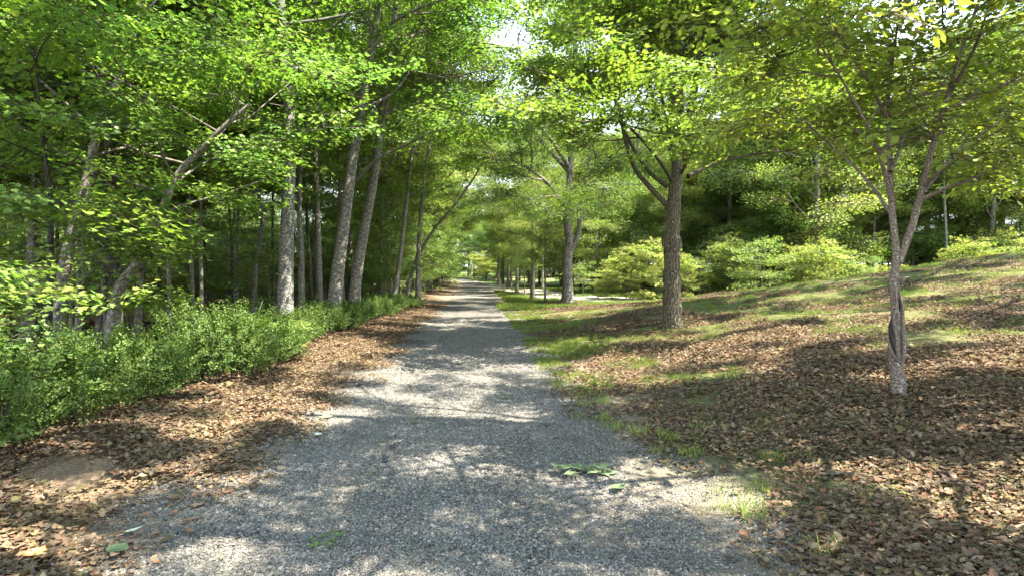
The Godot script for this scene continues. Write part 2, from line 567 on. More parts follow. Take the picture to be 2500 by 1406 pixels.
func build_cover() -> void:
	rng.seed = 501
	# gravel: patches of small stones on the near drive
	var patch := []
	for k in 3:
		var g := Geo.new()
		for j in 330:
			var a := rf(0, TAU)
			var r := 0.24 * sqrt(rng.randf())
			var sz := rf(0.006, 0.014) if rng.randf() < 0.85 else rf(0.014, 0.026)
			stone(g, Vector3(cos(a) * r, sz * 0.2, sin(a) * r), sz, stone_color())
		patch.append(g.mesh())
	for k in 3:
		var xf := []
		var cl := []
		for j in 1500:
			var d := 1.6 + 24.0 * pow(rng.randf(), 1.5)
			var wide := 1.0 + 0.24 * ss(7.5, 3.0, d)
			var s := rf(-1.65, 1.65) * wide
			if absf(s) > 1.25 * wide and rng.randf() < 0.6: continue
			if s > 0.5 and d < 5.5 and rng.randf() < 0.55: continue
			if rng.randf() > ss(-1.2, -0.35, wob.get_noise_2d(s * 1.6 + 40.0, d * 0.7)): continue
			var x := road_x(d) + s
			xf.append(lying(x, -d, rf(0, TAU), rf(0.85, 1.2), 0.012))
			var w := rf(0.85, 1.1)
			cl.append(Color(w * rf(1.0, 1.06), w, w * rf(0.87, 0.98)))
		var o := many("gravel", patch[k], M.stone, xf, cl, self)
		tag(o, "loose grey gravel chips covering the drive", "gravel", "", "stuff")
	# dead leaves
	var lp := []
	for k in 4:
		var g := Geo.new()
		for j in 270:
			var a := rf(0, TAU)
			var r := 0.36 * sqrt(rng.randf())
			var tl := 0.42
			leaf(g, [OAK, OVAL, OAK, OVAL, MAPLE][j % 5], Vector3(cos(a) * r, rf(0.004, 0.03), sin(a) * r), Vector3(rf(-1, 1), rf(-0.25, 0.3), rf(-1, 1)).normalized(), Vector3(rf(-tl, tl), 1, rf(-tl, tl)).normalized(), rf(0.018, 0.05) if rng.randf() < 0.94 else rf(0.05, 0.085), dead_color(), rf(-0.05, 0.12), rf(-0.1, 0.45))
		for j in 130:
			var a := rf(0, TAU)
			var q := 0.38 * sqrt(rng.randf())
			leaf(g, DIAMOND, Vector3(cos(a) * q, rf(0.002, 0.02), sin(a) * q), Vector3(rf(-1, 1), rf(-0.4, 0.4), rf(-1, 1)).normalized(), Vector3(rf(-0.8, 0.8), 1, rf(-0.8, 0.8)).normalized(), rf(0.01, 0.03), dead_color(), 0.0, 0.0)
		for j in 5:
			var a := rf(0, TAU)
			var q := Vector3(rf(-0.3, 0.3), 0.02, rf(-0.3, 0.3))
			thin(g, q, q + Vector3(cos(a), rf(-0.05, 0.15), sin(a)) * rf(0.05, 0.2), 0.0025, Color(0.13, 0.10, 0.075))
		lp.append(g.mesh())
	for k in 4:
		var xf := []
		var cl := []
		for j in 2600:
			var d := 1.8 + 26.0 * pow(rng.randf(), 1.35)
			var s := 0.0
			if rng.randf() < 0.3:
				s = -rf(1.3, 5.5)
			else:
				s = 1.45 + 14.0 * pow(rng.randf(), 1.2)
			var x := road_x(d) + s
			var edge := ss(1.3, 2.3, absf(s) - 0.3 * ss(7.5, 3.0, d) + 0.5 * wob.get_noise_2d(x * 2.0, d * 2.0))
			if rng.randf() > edge * ss(-0.6, 0.1, wob.get_noise_2d(x * 0.9 + 20.0, d * 0.9)): continue
			if s > 0.0:
				var mossy := ss(0.0, 0.35, wob.get_noise_2d(x * 0.55 + 90.0, -d * 0.55) + 0.5 * ss(3.2, 6.5, x) + 0.32 * ss(5.5, 12, d) - 0.10)
				if rng.randf() < mossy * 0.85: continue
				if s < 3.4 and d > 7.0 and rng.randf() < 0.5: continue
			xf.append(lying(x, -d, rf(0, TAU), rf(0.8, 1.25), rf(0.0, 0.01)))
			var w := rf(0.8, 1.15)
			cl.append(Color(w, w * rf(0.93, 1.02), w * rf(0.85, 1.0)))
		var o := many("leaf_litter", lp[k], M.litter, xf, cl, self)
		tag(o, "brown and tan dead leaves carpeting the ground beside the drive", "leaf litter", "", "stuff")
	var ring := []
	for j in 70:
		var a := rf(0, TAU)
		var q := 1.3 * sqrt(rng.randf())
		ring.append(lying(2.55 + cos(a) * q, -27.0 + sin(a) * q, rf(0, TAU), rf(1.0, 1.6), 0.12 * (1.3 - q)))
	tag(many("leaf_litter", lp[1], M.litter, ring, [], self), "ring of dead leaves round the forked tree's foot", "leaf litter", "", "stuff")
	# wood floor further off: same leaves, larger patches
	var xf2 := []
	for j in 1600:
		var x := rf(-26.0, -6.0)
		var d := rf(4.0, 45.0)
		xf2.append(lying(x, -d, rf(0, TAU), rf(1.4, 2.2), 0.01))
	tag(many("leaf_litter", lp[0], M.litter, xf2, [], self), "dead leaves on the wood floor behind the hedge", "leaf litter", "", "stuff")
	# grass
	var gm := []
	for k in 2:
		var g := Geo.new()
		for j in 26:
			var a := rf(0, TAU)
			var r := 0.12 * sqrt(rng.randf())
			var p := Vector3(cos(a) * r, 0, sin(a) * r)
			var h := rf(0.04, 0.11)
			var bend := Vector3(rf(-0.6, 0.6), 0, rf(-0.6, 0.6)) * h
			var w := Vector3(cos(a * 3.0), 0, sin(a * 3.0)) * 0.0035
			var sh := rf(0.75, 1.25)
			var col := Color(sh * rf(0.9, 1.25), sh, sh * 0.9)
			var b := g.v.size()
			for q in [p - w, p + w, p + bend * 0.35 + Vector3(0, h * 0.6, 0) + w * 0.8, p + bend * 0.35 + Vector3(0, h * 0.6, 0) - w * 0.8, p + bend + Vector3(0, h, 0)]:
				g.v.append(q)
				g.c.append(col)
			g.i.append_array(PackedInt32Array([b, b + 1, b + 2, b, b + 2, b + 3, b + 3, b + 2, b + 4]))
		gm.append(g.mesh())
	var gx := [[], []]
	var gc := [[], []]
	for j in 34000:
		var x := 0.0
		var d := 0.0
		var keep := 0.0
		if j < 9000:
			d = 3.5 + 24.0 * rng.randf()
			x = road_x(d) + rf(1.25, 3.0)
			keep = ss(6.0, 9.0, d) * 0.75 * ss(-0.25, 0.25, wob.get_noise_2d(x * 1.5, d * 1.2)) + 0.18 * ss(0.2, 0.45, wob.get_noise_2d(x * 2.2, d * 2.2))
		elif j < 24000:
			d = rf(4.0, 26.0)
			x = rf(2.0, 18.0)
			keep = ss(0.05, 0.4, wob.get_noise_2d(x * 0.55 + 90.0, -d * 0.55) + 0.5 * ss(3.2, 6.5, x) + 0.32 * ss(5.5, 12, d) - 0.10) * ss(-0.3, 0.3, wob.get_noise_2d(x * 2.0, d * 2.0))
		else:
			d = rf(23.0, 62.0)
			x = road_x(d) + rf(1.7, 13.0)
			keep = 0.9 if lane_distance(Vector2(x, -d)) > 2.2 else 0.04
		if rng.randf() > keep: continue
		var k := j % 2
		gx[k].append(lying(x, -d, rf(0, TAU), rf(0.5, 1.0) if d < 23.0 else rf(1.2, 2.2), -0.005))
		var w := rf(0.75, 1.3)
		gc[k].append(Color(0.13 * w * rf(0.9, 1.3), 0.19 * w, 0.045 * w))
	for k in 2:
		tag(many("grass", gm[k], M.leaf, gx[k], gc[k], self), "short green grass and moss on the verge and bank", "grass", "", "stuff")


# ---------------------------------------------------------------- woods
func sprays() -> void:
	S.maple = make_spray(MAPLE, 62, 0.9, 0.85, 0.09, 0.08, 0.8, 71)
	S.broad = make_spray(OVAL, 44, 0.8, 0.7, 0.09, 0.082, 0.8, 72)
	S.far = make_spray(DIAMOND, 130, 1.05, 1.05, 0.2, 0.078, 0.9, 73)
	S.pinnate = make_spray(OVAL, 64, 0.9, 0.62, 0.07, 0.085, 0.55, 74)
	S.box = make_sprig(75)


func make_sprig(seed_: int) -> ArrayMesh:
	rng.seed = seed_
	var g := Geo.new()
	thin(g, Vector3.ZERO, Vector3(0, 0.24, 0), 0.003, Color(0.5, 0.4, 0.3))
	for k in 34:
		var t := rng.randf()
		var a := k * 2.4
		var o := Vector3(cos(a), rf(0.3, 1.0), sin(a)).normalized()
		var side := Vector3(cos(a), 0, sin(a)) * rf(0.0, 0.05)
		var sh := rf(0.7, 1.3)
		leaf(g, OVAL, Vector3(0, t * 0.25, 0) + side, o, (Vector3.UP + Vector3(rf(-0.6, 0.6), 0, rf(-0.6, 0.6))).normalized(), rf(0.026, 0.042), Color(sh * rf(0.9, 1.2), sh, sh), 0.1, 0.1)
	return g.mesh()


func bush(at: Vector3, rx: float, h: float, count: int, tint: Color, label: String) -> void:
	var o := thing("boxwood_bush", label, "bush", at, "bushes of the hedge")
	var g := Geo.new()
	for k in 9:
		var a := rf(0, TAU)
		var e := Vector3(cos(a) * rx * 0.6, h * rf(0.55, 0.8), sin(a) * rx * 0.6)
		tube(g, [Vector3(cos(a), 0, sin(a)) * 0.08 - Vector3(0, 0.05, 0), e * 0.5 + Vector3(0, 0.06, 0), e], [0.016, 0.011, 0.005], 5)
	part("stems", g.mesh(), M.wood_bark, o)
	var xf := []
	var cl := []
	var ph := rf(0, 99)
	for k in count:
		var az := rf(0, TAU)
		var el := asin(rf(-0.25, 1.0))
		var n := Vector3(cos(az) * cos(el), sin(el), sin(az) * cos(el))
		var lump := 1.0 + 0.5 * wob.get_noise_3d(n.x * 4.0 + ph, n.y * 4.0, n.z * 4.0) + 0.25 * wob.get_noise_3d(n.x * 9.0, n.y * 9.0 + ph, n.z * 9.0)
		var depth := lump * pow(rng.randf(), 0.22)
		var p := Vector3(n.x * rx, maxf(0.04, h * 0.34 + n.y * h * 0.55), n.z * rx) * Vector3(depth, lerpf(1.0, depth, 0.7), depth)
		var up := (n * 0.8 + Vector3(rf(-0.4, 0.4), rf(0.1, 0.9), rf(-0.4, 0.4))).normalized()
		var r := up.cross(Vector3(rf(-1, 1), 0.1, rf(-1, 1)).normalized()).normalized()
		var s := rf(0.7, 1.15)
		if rng.randf() < 0.07:
			p += up * rf(0.06, 0.16)
			s *= 1.25
		xf.append(Transform3D(Basis(r * s, up * s, r.cross(up) * s), p - up * 0.12))
		var w := rf(0.75, 1.25)
		cl.append(Color(tint.r * w, tint.g * w, tint.b * w))
	many("foliage", S.box, M.box, xf, cl, o).set_meta("kind", "stuff")


func simple_tree(called: String, label: String, at: Vector3, h: float, r: float, lean: Vector3, c: Dictionary, mat: Material, group := "") -> Node3D:
	var o := thing(called, label, "tree", at, group)
	var tr := []
	for k in 6:
		var t := k / 5.0
		tr.append(lean * pow(t, 2.2) + Vector3(rf(-0.05, 0.05) * h * 0.25 * t, h * t - (0.15 if k == 0 else 0.0), rf(-0.05, 0.05) * h * 0.25 * t))
	tree(o, tr, r, r * 0.25, [], c, mat, 9)
	return o


func rel(pts: Array, base: Vector3) -> Array:
	return pts.map(func(p): return p - base)


func build_trees() -> void:
	rng.seed = 900
	var green := Color(0.155, 0.26, 0.052)
	var lime := Color(0.22, 0.30, 0.065)
	var olive := Color(0.225, 0.28, 0.05)

	# the maple on the bank
	var b := spot(1642, 790, 12.2)
	b.y = height(b.x, b.z)
	var o := thing("maple_tree", "large maple on the bank with furrowed trunk and many upright limbs", "tree", b)
	var D := 12.2
	var trunk: Array = rel([b - Vector3(0, 0.2, 0), spot(1642, 740, D), spot(1641, 650, D), spot(1642, 560, D), spot(1648, 470, D), spot(1655, 400, D), spot(1650, 300, D + 0.1), spot(1645, 180, D + 0.2)], b)
	var limbs := []
	for l in [
		[[[1628, 500], [1585, 455], [1545, 400], [1515, 290], [1488, 190], [1462, 80], [1440, -80]], 0.065, [0, 0, 0, 0.2, 0.4, 0.6, 1]],
		[[[1630, 455], [1585, 420], [1540, 350], [1500, 270], [1430, 220], [1340, 180]], 0.05, [0, -0.2, -0.5, -0.9, -1.4, -2.0]],
		[[[1650, 420], [1638, 260], [1640, 100], [1645, -60], [1640, -260]], 0.07, [0, 0.2, 0.3, 0.4, 0.5]],
		[[[1662, 420], [1680, 280], [1712, 120], [1745, -40], [1760, -220]], 0.065, [0, 0.3, 0.6, 1.0, 1.2]],
		[[[1670, 410], [1705, 290], [1755, 170], [1830, 70], [1920, -40]], 0.055, [0, -0.3, -0.6, -1.0, -1.4]],
		[[[1672, 400], [1735, 260], [1800, 180], [1930, 130], [2050, 100]], 0.055, [0, 0.1, 0.3, 0.6, 1.0]],
		[[[1648, 400], [1600, 260], [1565, 100], [1530, -80]], 0.055, [0, -0.4, -0.9, -1.6]],
		[[[1672, 390], [1700, 220], [1705, 40], [1700, -140]], 0.055, [0, -0.5, -1.0, -1.6]],
		[[[1656, 410], [1662, 260], [1672, 100], [1690, -100]], 0.055, [0, -0.2, -0.4, -0.6]],
		[[[1664, 400], [1690, 240], [1735, 90], [1790, -60]], 0.05, [0, 0.5, 1.0, 1.6]],
		[[[1646, 400], [1620, 260], [1600, 90], [1590, -90]], 0.05, [0, 0.5, 0.9, 1.4]],
		[[[1680, 430], [1760, 395], [1860, 375], [1990, 360]], 0.05, [0, 0.4, 1.0, 1.6]],
		[[[1650, 430], [1680, 330], [1640, 200], [1560, 90], [1500, 10]], 0.05, [0, 0.8, 1.8, 3.0, 4.0]],
		[[[1650, 420], [1690, 320], [1790, 230], [1900, 190]], 0.05, [0, 1.0, 2.2, 3.4]],
		[[[1640, 440], [1600, 380], [1520, 300], [1420, 300]], 0.045, [0, -0.9, -2.0, -3.0]],
		[[[1660, 430], [1700, 360], [1780, 290], [1880, 280]], 0.045, [0, -0.9, -2.0, -3.0]]]:
		limbs.append({"p": rel(path(l[0], D, l[2]), b), "r": l[1], "from": 0.45})
	tree(o, trunk, 0.22, 0.09, limbs, {"deep": 2, "kids": 1.4, "leaves": 0.78, "least": 1, "clump": 3, "lift": 0.5, "flat": 0.7, "spray": "maple", "spray_size": 0.95, "tint": Color(0.19, 0.275, 0.055), "lumpy": 0.2, "per": 8, "bare_below": 2.6}, M.maple_bark, 18)

	var bg := Geo.new()
	tube(bg, rel([spot(1642, 612, D), spot(1641, 600, D), spot(1641, 588, D), spot(1642, 574, D)], b), [0.16, 0.215, 0.21, 0.16], 18, 0.35)
	part("bark_collar", bg.mesh(), M.maple_bark, o)

	# the young tree with the scarred, split trunk
	D = 5.3
	b = spot(2196, 970, D)
	b.y = height(b.x, b.z)
	o = thing("young_tree", "young grey-barked tree with scarred trunk splitting into two stems", "tree", b)
	trunk = rel([b - Vector3(0, 0.12, 0), spot(2194, 930, D), spot(2186, 850, D), spot(2190, 760, D), spot(2184, 690, D), spot(2190, 625, D), spot(2180, 520, D), spot(2174, 400, D + 0.1), spot(2170, 260, D + 0.15), spot(2172, 120, D + 0.2)], b)
	limbs = []
	for l in [
		[[[2194, 640], [2225, 560], [2245, 490], [2275, 370], [2310, 250], [2350, 120], [2400, -20]], 0.040, [0, 0, 0, -0.1, -0.2, -0.3, -0.4], 0.35],
		[[[2182, 530], [2130, 455], [2080, 400], [2000, 330], [1940, 270]], 0.018, [0, 0.1, 0.2, 0.4, 0.6], 0.3],
		[[[2180, 490], [2155, 400], [2120, 310], [2060, 200], [1990, 90]], 0.024, [0, -0.1, -0.3, -0.4, -0.6], 0.3],
		[[[2176, 420], [2205, 340], [2225, 230], [2250, 90]], 0.02, [0, 0.2, 0.4, 0.7], 0.3],
		[[[2250, 490], [2310, 460], [2390, 430], [2500, 370]], 0.022, [0, -0.2, -0.4, -0.6], 0.3],
		[[[2255, 470], [2330, 380], [2420, 310], [2540, 240]], 0.024, [0, 0.2, 0.3, 0.5], 0.3],
		[[[2285, 340], [2360, 250], [2440, 170], [2540, 90]], 0.02, [0, 0.1, 0.2, 0.4], 0.2],
		[[[2176, 390], [2080, 310], [1990, 260], [1890, 230]], 0.018, [0, 0.3, 0.7, 1.2], 0.3],
		[[[2173, 300], [2110, 180], [2030, 60], [1960, -60]], 0.018, [0, -0.3, -0.5, -0.9], 0.2],
		[[[2173, 200], [2190, 80], [2210, -60]], 0.018, [0, -0.4, -0.9], 0.1],
		[[[2320, 230], [2380, 120], [2420, 0]], 0.02, [-0.2, -0.6, -1.0], 0.1]]:
		limbs.append({"p": rel(path(l[0], D, l[2]), b), "r": l[1], "from": l[3]})
	tree(o, trunk, 0.066, 0.014, limbs, {"deep": 2, "kids": 2.0, "leaves": 0.75, "least": 1, "clump": 2, "lift": 0.3, "flat": 0.55, "spray": "broad", "spray_size": 0.82, "tint": olive, "lumpy": 0.25, "per": 8, "bare_below": 2.0}, M.cherry_bark, 14)
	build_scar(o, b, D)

	# second tree by the side lane
	D = 27.0
	b = spot(1385, 740, D)
	b.y = height(b.x, b.z)
	o = thing("shade_tree", "stout forked tree standing in a leaf ring beside the side lane", "tree", b)
	trunk = rel([b - Vector3(0, 0.2, 0), spot(1386, 700, D), spot(1385, 640, D), spot(1390, 590, D), spot(1385, 520, D), spot(1392, 420, D), spot(1400, 280, D), spot(1405, 100, D)], b)
	limbs = []
	for l in [
		[[[1394, 610], [1412, 570], [1420, 500], [1440, 380], [1450, 250]], 0.16, [0, 0, 0, 0.5, 1]],
		[[[1390, 410], [1320, 310], [1240, 260], [1150, 250]], 0.11, [0, -2, -4, -6]],
		[[[1398, 300], [1330, 190], [1240, 120], [1150, 100]], 0.11, [0, -1, -3, -4]],
		[[[1388, 520], [1340, 450], [1270, 400], [1180, 370]], 0.12, [0, -1, -2, -3]],
		[[[1390, 470], [1470, 400], [1570, 360]], 0.12, [0, -1, -2]],
		[[[1390, 420], [1300, 320], [1230, 230]], 0.12, [0, 0, 1]],
		[[[1395, 380], [1480, 260], [1540, 150]], 0.12, [0, 0, 1]],
		[[[1390, 500], [1350, 480], [1290, 490]], 0.08, [0, -2, -4]],
		[[[1392, 480], [1440, 450], [1500, 460]], 0.08, [0, -2, -4]],
		[[[1395, 350], [1400, 200], [1380, 60]], 0.12, [0, 1, 2]]]:
		limbs.append({"p": rel(path(l[0], D, l[2]), b), "r": l[1], "from": 0.3})
	tree(o, trunk, 0.30, 0.10, limbs, {"deep": 2, "kids": 0.9, "leaves": 1.9, "lift": 0.1, "flat": 0.6, "spray": "far", "spray_size": 1.15, "tint": Color(0.12, 0.19, 0.035), "lumpy": 0.25, "per": 6, "bare_below": 2.7}, M.wood_bark, 12)

	# three tall trees behind the hedge
	var tall := {"deep": 2, "kids": 0.8, "leaves": 1.7, "lift": 0.3, "flat": 0.6, "spray": "maple", "spray_size": 1.1, "tint": green, "auto": 18, "crown_from": 0.5, "reach": 4.6, "per": 6, "lumpy": 0.14}
	for t in [
		["dark mottled grey trunk standing straight behind the hedge", 12.6, [[695, 790], [697, 700], [700, 560], [706, 400], [703, 250], [690, 100], [680, -100], [670, -400], [660, -700]], 0.19, M.grey_bark],
		["pale leaning trunk with dark scars behind the hedge", 15.5, [[812, 790], [822, 680], [838, 560], [856, 420], [880, 280], [903, 140], [925, 0], [960, -300], [985, -600]], 0.205, M.pale_bark],
		["pale slender trunk leaning beside the thicker scarred one", 17.6, [[860, 780], [872, 660], [893, 540], [915, 420], [930, 300], [945, 170], [965, 20], [985, -240], [1000, -500]], 0.19, M.pale_bark]]:
		var p: Array = path(t[2], t[1])
		b = p[0]
		b.y = height(b.x, b.z)
		p[0] = b - Vector3(0, 0.2, 0)
		o = thing("tall_tree", t[0], "tree", b)
		var extra := []
		if t[1] == 15.5:
			extra = [{"p": rel(path([[870, 440], [920, 390], [1000, 350], [1075, 310], [1140, 270]], 15.4, [0, -0.5, -1.2, -2.0, -2.6]), b), "r": 0.05, "from": 0.5}, {"p": rel(path([[912, 90], [980, 40], [1080, 0], [1200, -20]], 15.4, [0, -0.3, -0.8, -1.2]), b), "r": 0.06, "from": 0.3}, {"p": rel(path([[925, 0], [1010, -60], [1120, -90], [1260, -100]], 15.4, [0, 0.5, 1.0, 1.5]), b), "r": 0.06, "from": 0.3}]
		elif t[1] == 17.6:
			extra = [{"p": rel(path([[935, 300], [960, 200], [1010, 175], [1090, 190], [1180, 170]], 17.5, [0, -0.5, -1.2, -2.4, -3.0]), b), "r": 0.05, "from": 0.5}, {"p": rel(path([[925, 430], [960, 390], [1010, 360], [1060, 340]], 17.5, [0, -0.5, -1.2, -2.4]), b), "r": 0.035, "from": 0.5}, {"p": rel(path([[950, 140], [1020, 80], [1120, 60], [1230, 70]], 17.5, [0, 0.5, 1.2, 1.8]), b), "r": 0.06, "from": 0.3}, {"p": rel(path([[965, 20], [1050, -40], [1150, -60], [1270, -30]], 17.5, [0, 1.0, 2.0, 3.0]), b), "r": 0.06, "from": 0.3}]
		tree(o, rel(p, b), t[3], 0.05, extra, tall, t[4], 14)

	# crooked edge-of-wood trees on the left
	for t in [
		["pale crooked tree leaning over the hedge toward the drive", 9.6, [[262, 800], [285, 720], [335, 640], [392, 520], [432, 430], [490, 365], [545, 310], [610, 255]], 0.105, M.pale_bark],
		["pale bent tree at the hedge end rising into the canopy", 9.8, [[120, 850], [150, 700], [178, 560], [213, 430], [240, 310], [290, 190], [325, 80], [345, -60], [360, -300]], 0.115, M.pale_bark],
		["blackish trunk close behind the crooked pale tree", 12.0, [[240, 800], [258, 700], [285, 560], [300, 460], [322, 330], [330, 150], [335, -60]], 0.13, M.dark_bark],
		["slim brown tree curving up between the crooked trees", 12.5, [[330, 780], [345, 620], [362, 480], [395, 300], [440, 140], [490, 10], [520, -150]], 0.075, M.wood_bark],
		["thick grey trunk half hidden in leaves at the wood edge", 14.5, [[60, 780], [80, 600], [100, 420], [125, 240], [140, 60], [150, -150]], 0.15, M.wood_bark],
		["dark slender trunk beside the hedge near the wood edge", 8.6, [[108, 850], [118, 740], [122, 620], [118, 470], [100, 300], [80, 100]], 0.06, M.dark_bark],
		["bare-limbed tree slanting over the drive beyond the hedge", 27.0, [[985, 720], [1015, 640], [1060, 560], [1110, 500], [1165, 420], [1205, 330]], 0.11, M.wood_bark],
		["thin pale tree with a kinked foot past the hedge end", 23.0, [[952, 740], [968, 690], [985, 560], [1000, 420], [1020, 250], [1035, 60], [1045, -150]], 0.11, M.pale_bark],
		["slim pale tree between the kinked one and the drive", 26.0, [[1020, 730], [1022, 600], [1035, 450], [1055, 300], [1070, 120], [1075, -80]], 0.12, M.pale_bark],
		["thin wavy grey tree just right of the dark mottled trunk", 17.0, [[735, 760], [735, 640], [730, 500], [735, 380], [755, 250], [770, 90], [780, -120]], 0.10, M.wood_bark],
		["thin brown stem left of the dark mottled trunk", 18.0, [[612, 760], [625, 640], [640, 520], [610, 400], [600, 250], [600, 80]], 0.09, M.wood_bark]]:
		var p: Array = path(t[2], t[1])
		b = p[0]
		b.y = height(b.x, b.z)
		p[0] = b - Vector3(0, 0.15, 0)
		o = thing("wood_edge_tree", t[0], "tree", b, "trees along the wood edge")
		tree(o, rel(p, b), t[3], t[3] * 0.3, [], {"deep": 2, "kids": 0.7, "leaves": 0.75, "lift": 0.1, "flat": 0.5, "spray": "maple", "spray_size": 1.0, "tint": green, "auto": 13, "crown_from": 0.42, "reach": 3.4, "per": 5}, t[4], 10)

	# row of small trees between drive and lane
	var row := [[1331, 742, 28.0, 4.5, 0.06, "thin straight sapling nearest the forked tree in the lawn row"], [1300, 733, 32.0, 7.0, 0.14, "grey-trunked lawn tree second in the row beside the drive"], [1281, 722, 37.0, 5.0, 0.05, "very thin sapling behind the grey-trunked lawn tree"], [1262, 714, 43.0, 7.5, 0.15, "leafy lawn tree midway along the row beside the drive"], [1240, 700, 55.0, 8.0, 0.15, "small lawn tree far along the row with pale trunk"], [1217, 690, 68.0, 9.0, 0.16, "farthest small tree of the lawn row beside the drive"]]
	for t in row:
		b = spot(t[0], t[1], t[2])
		b.y = height(b.x, b.z)
		simple_tree("lawn_tree", t[5], b, t[3], t[4], Vector3(rf(-0.2, 0.2), 0, 0), {"deep": 1, "kids": 1.4, "leaves": 2.6, "lift": 0.3, "flat": 0.6, "spray": "far", "spray_size": 0.85, "tint": lime, "auto": 14, "crown_from": 0.3, "reach": t[3] * 0.3}, M.wood_bark, "small trees in the lawn row")

	# trees added out of view so that their crowns shade the drive
	rng.seed = 57
	for t in [[5.0, -3.4, 9.5, -1.6], [11.0, -8.2, 10.0, 0.0], [5.6, 4.0, 10.0, -0.3], [14.5, -13.8, 11.0, 0.0], [-6.2, -3.9, 11.0, 5.6], [-8.0, -6.6, 12.0, 6.4], [5.6, -4.6, 9.0, -3.6], [9.8, -3.0, 10.5, 0.0], [-4.8, -0.4, 10.5, 4.6], [3.3, -1.2, 9.0, -2.4], [4.4, -2.0, 8.5, -3.0], [13.3, -13.2, 11.0, -1.0]]:
		b = on_ground(t[0], t[1])
		simple_tree("added_shade_maple", "maple added out of view, its crown shading the drive and bank", b, t[2], 0.2, Vector3(t[3] + rf(-0.2, 0.2), 0, rf(-0.4, 0.4)), {"deep": 2, "kids": 1.05, "leaves": 1.0, "inner": 0, "least": 1, "clump": 9, "lift": 0.2, "flat": 0.6, "spray": "maple", "spray_size": 0.5, "tint": green, "auto": 10, "crown_from": 0.36, "reach": 4.0}, M.maple_bark, "added shade maples above the camera")


func build_scar(o: Node3D, b: Vector3, D: float) -> void:
	# torn bark, and dark raised tubes painting the shade of hollows in the trunk
	for w in [
		["hollow_shade", [[2196, 728, 0.058], [2199, 742, 0.060], [2197, 760, 0.058]], [0.004, 0.014, 0.004], M.dark_bark],
		["hollow_shade", [[2178, 775, 0.060], [2175, 800, 0.064], [2180, 828, 0.066], [2186, 862, 0.060]], [0.004, 0.016, 0.019, 0.004], M.dark_bark],
		["bark_ridge", [[2186, 700, 0.062], [2191, 745, 0.068], [2184, 775, 0.070], [2190, 815, 0.072], [2192, 850, 0.072], [2196, 885, 0.066]], [0.006, 0.013, 0.016, 0.015, 0.017, 0.006], M.cherry_bark],
		["torn_bark", [[2200, 885, 0.070], [2188, 874, 0.082], [2177, 856, 0.086], [2171, 836, 0.080], [2166, 824, 0.070]], [0.006, 0.013, 0.012, 0.010, 0.004], M.cherry_bark],
		["torn_bark", [[2184, 888, 0.076], [2178, 878, 0.084], [2173, 868, 0.080]], [0.005, 0.007, 0.003], M.cherry_bark],
		["bark_lip", [[2203, 895, 0.066], [2209, 850, 0.066], [2207, 800, 0.064], [2205, 750, 0.060], [2196, 712, 0.054]], [0.008, 0.020, 0.018, 0.014, 0.006], M.cherry_bark],
		["knot", [[2203, 672, 0.05], [2207, 680, 0.058], [2203, 692, 0.05]], [0.006, 0.016, 0.006], M.cherry_bark]]:
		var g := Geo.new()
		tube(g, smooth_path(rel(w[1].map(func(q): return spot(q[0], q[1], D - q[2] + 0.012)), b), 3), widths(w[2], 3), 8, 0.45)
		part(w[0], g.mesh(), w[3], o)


func widths(a: Array, per: int) -> Array:
	var out := []
	for k in a.size() - 1:
		for j in per: out.append(lerpf(a[k], a[k + 1], float(j) / per))
	out.append(a[-1])
	return out


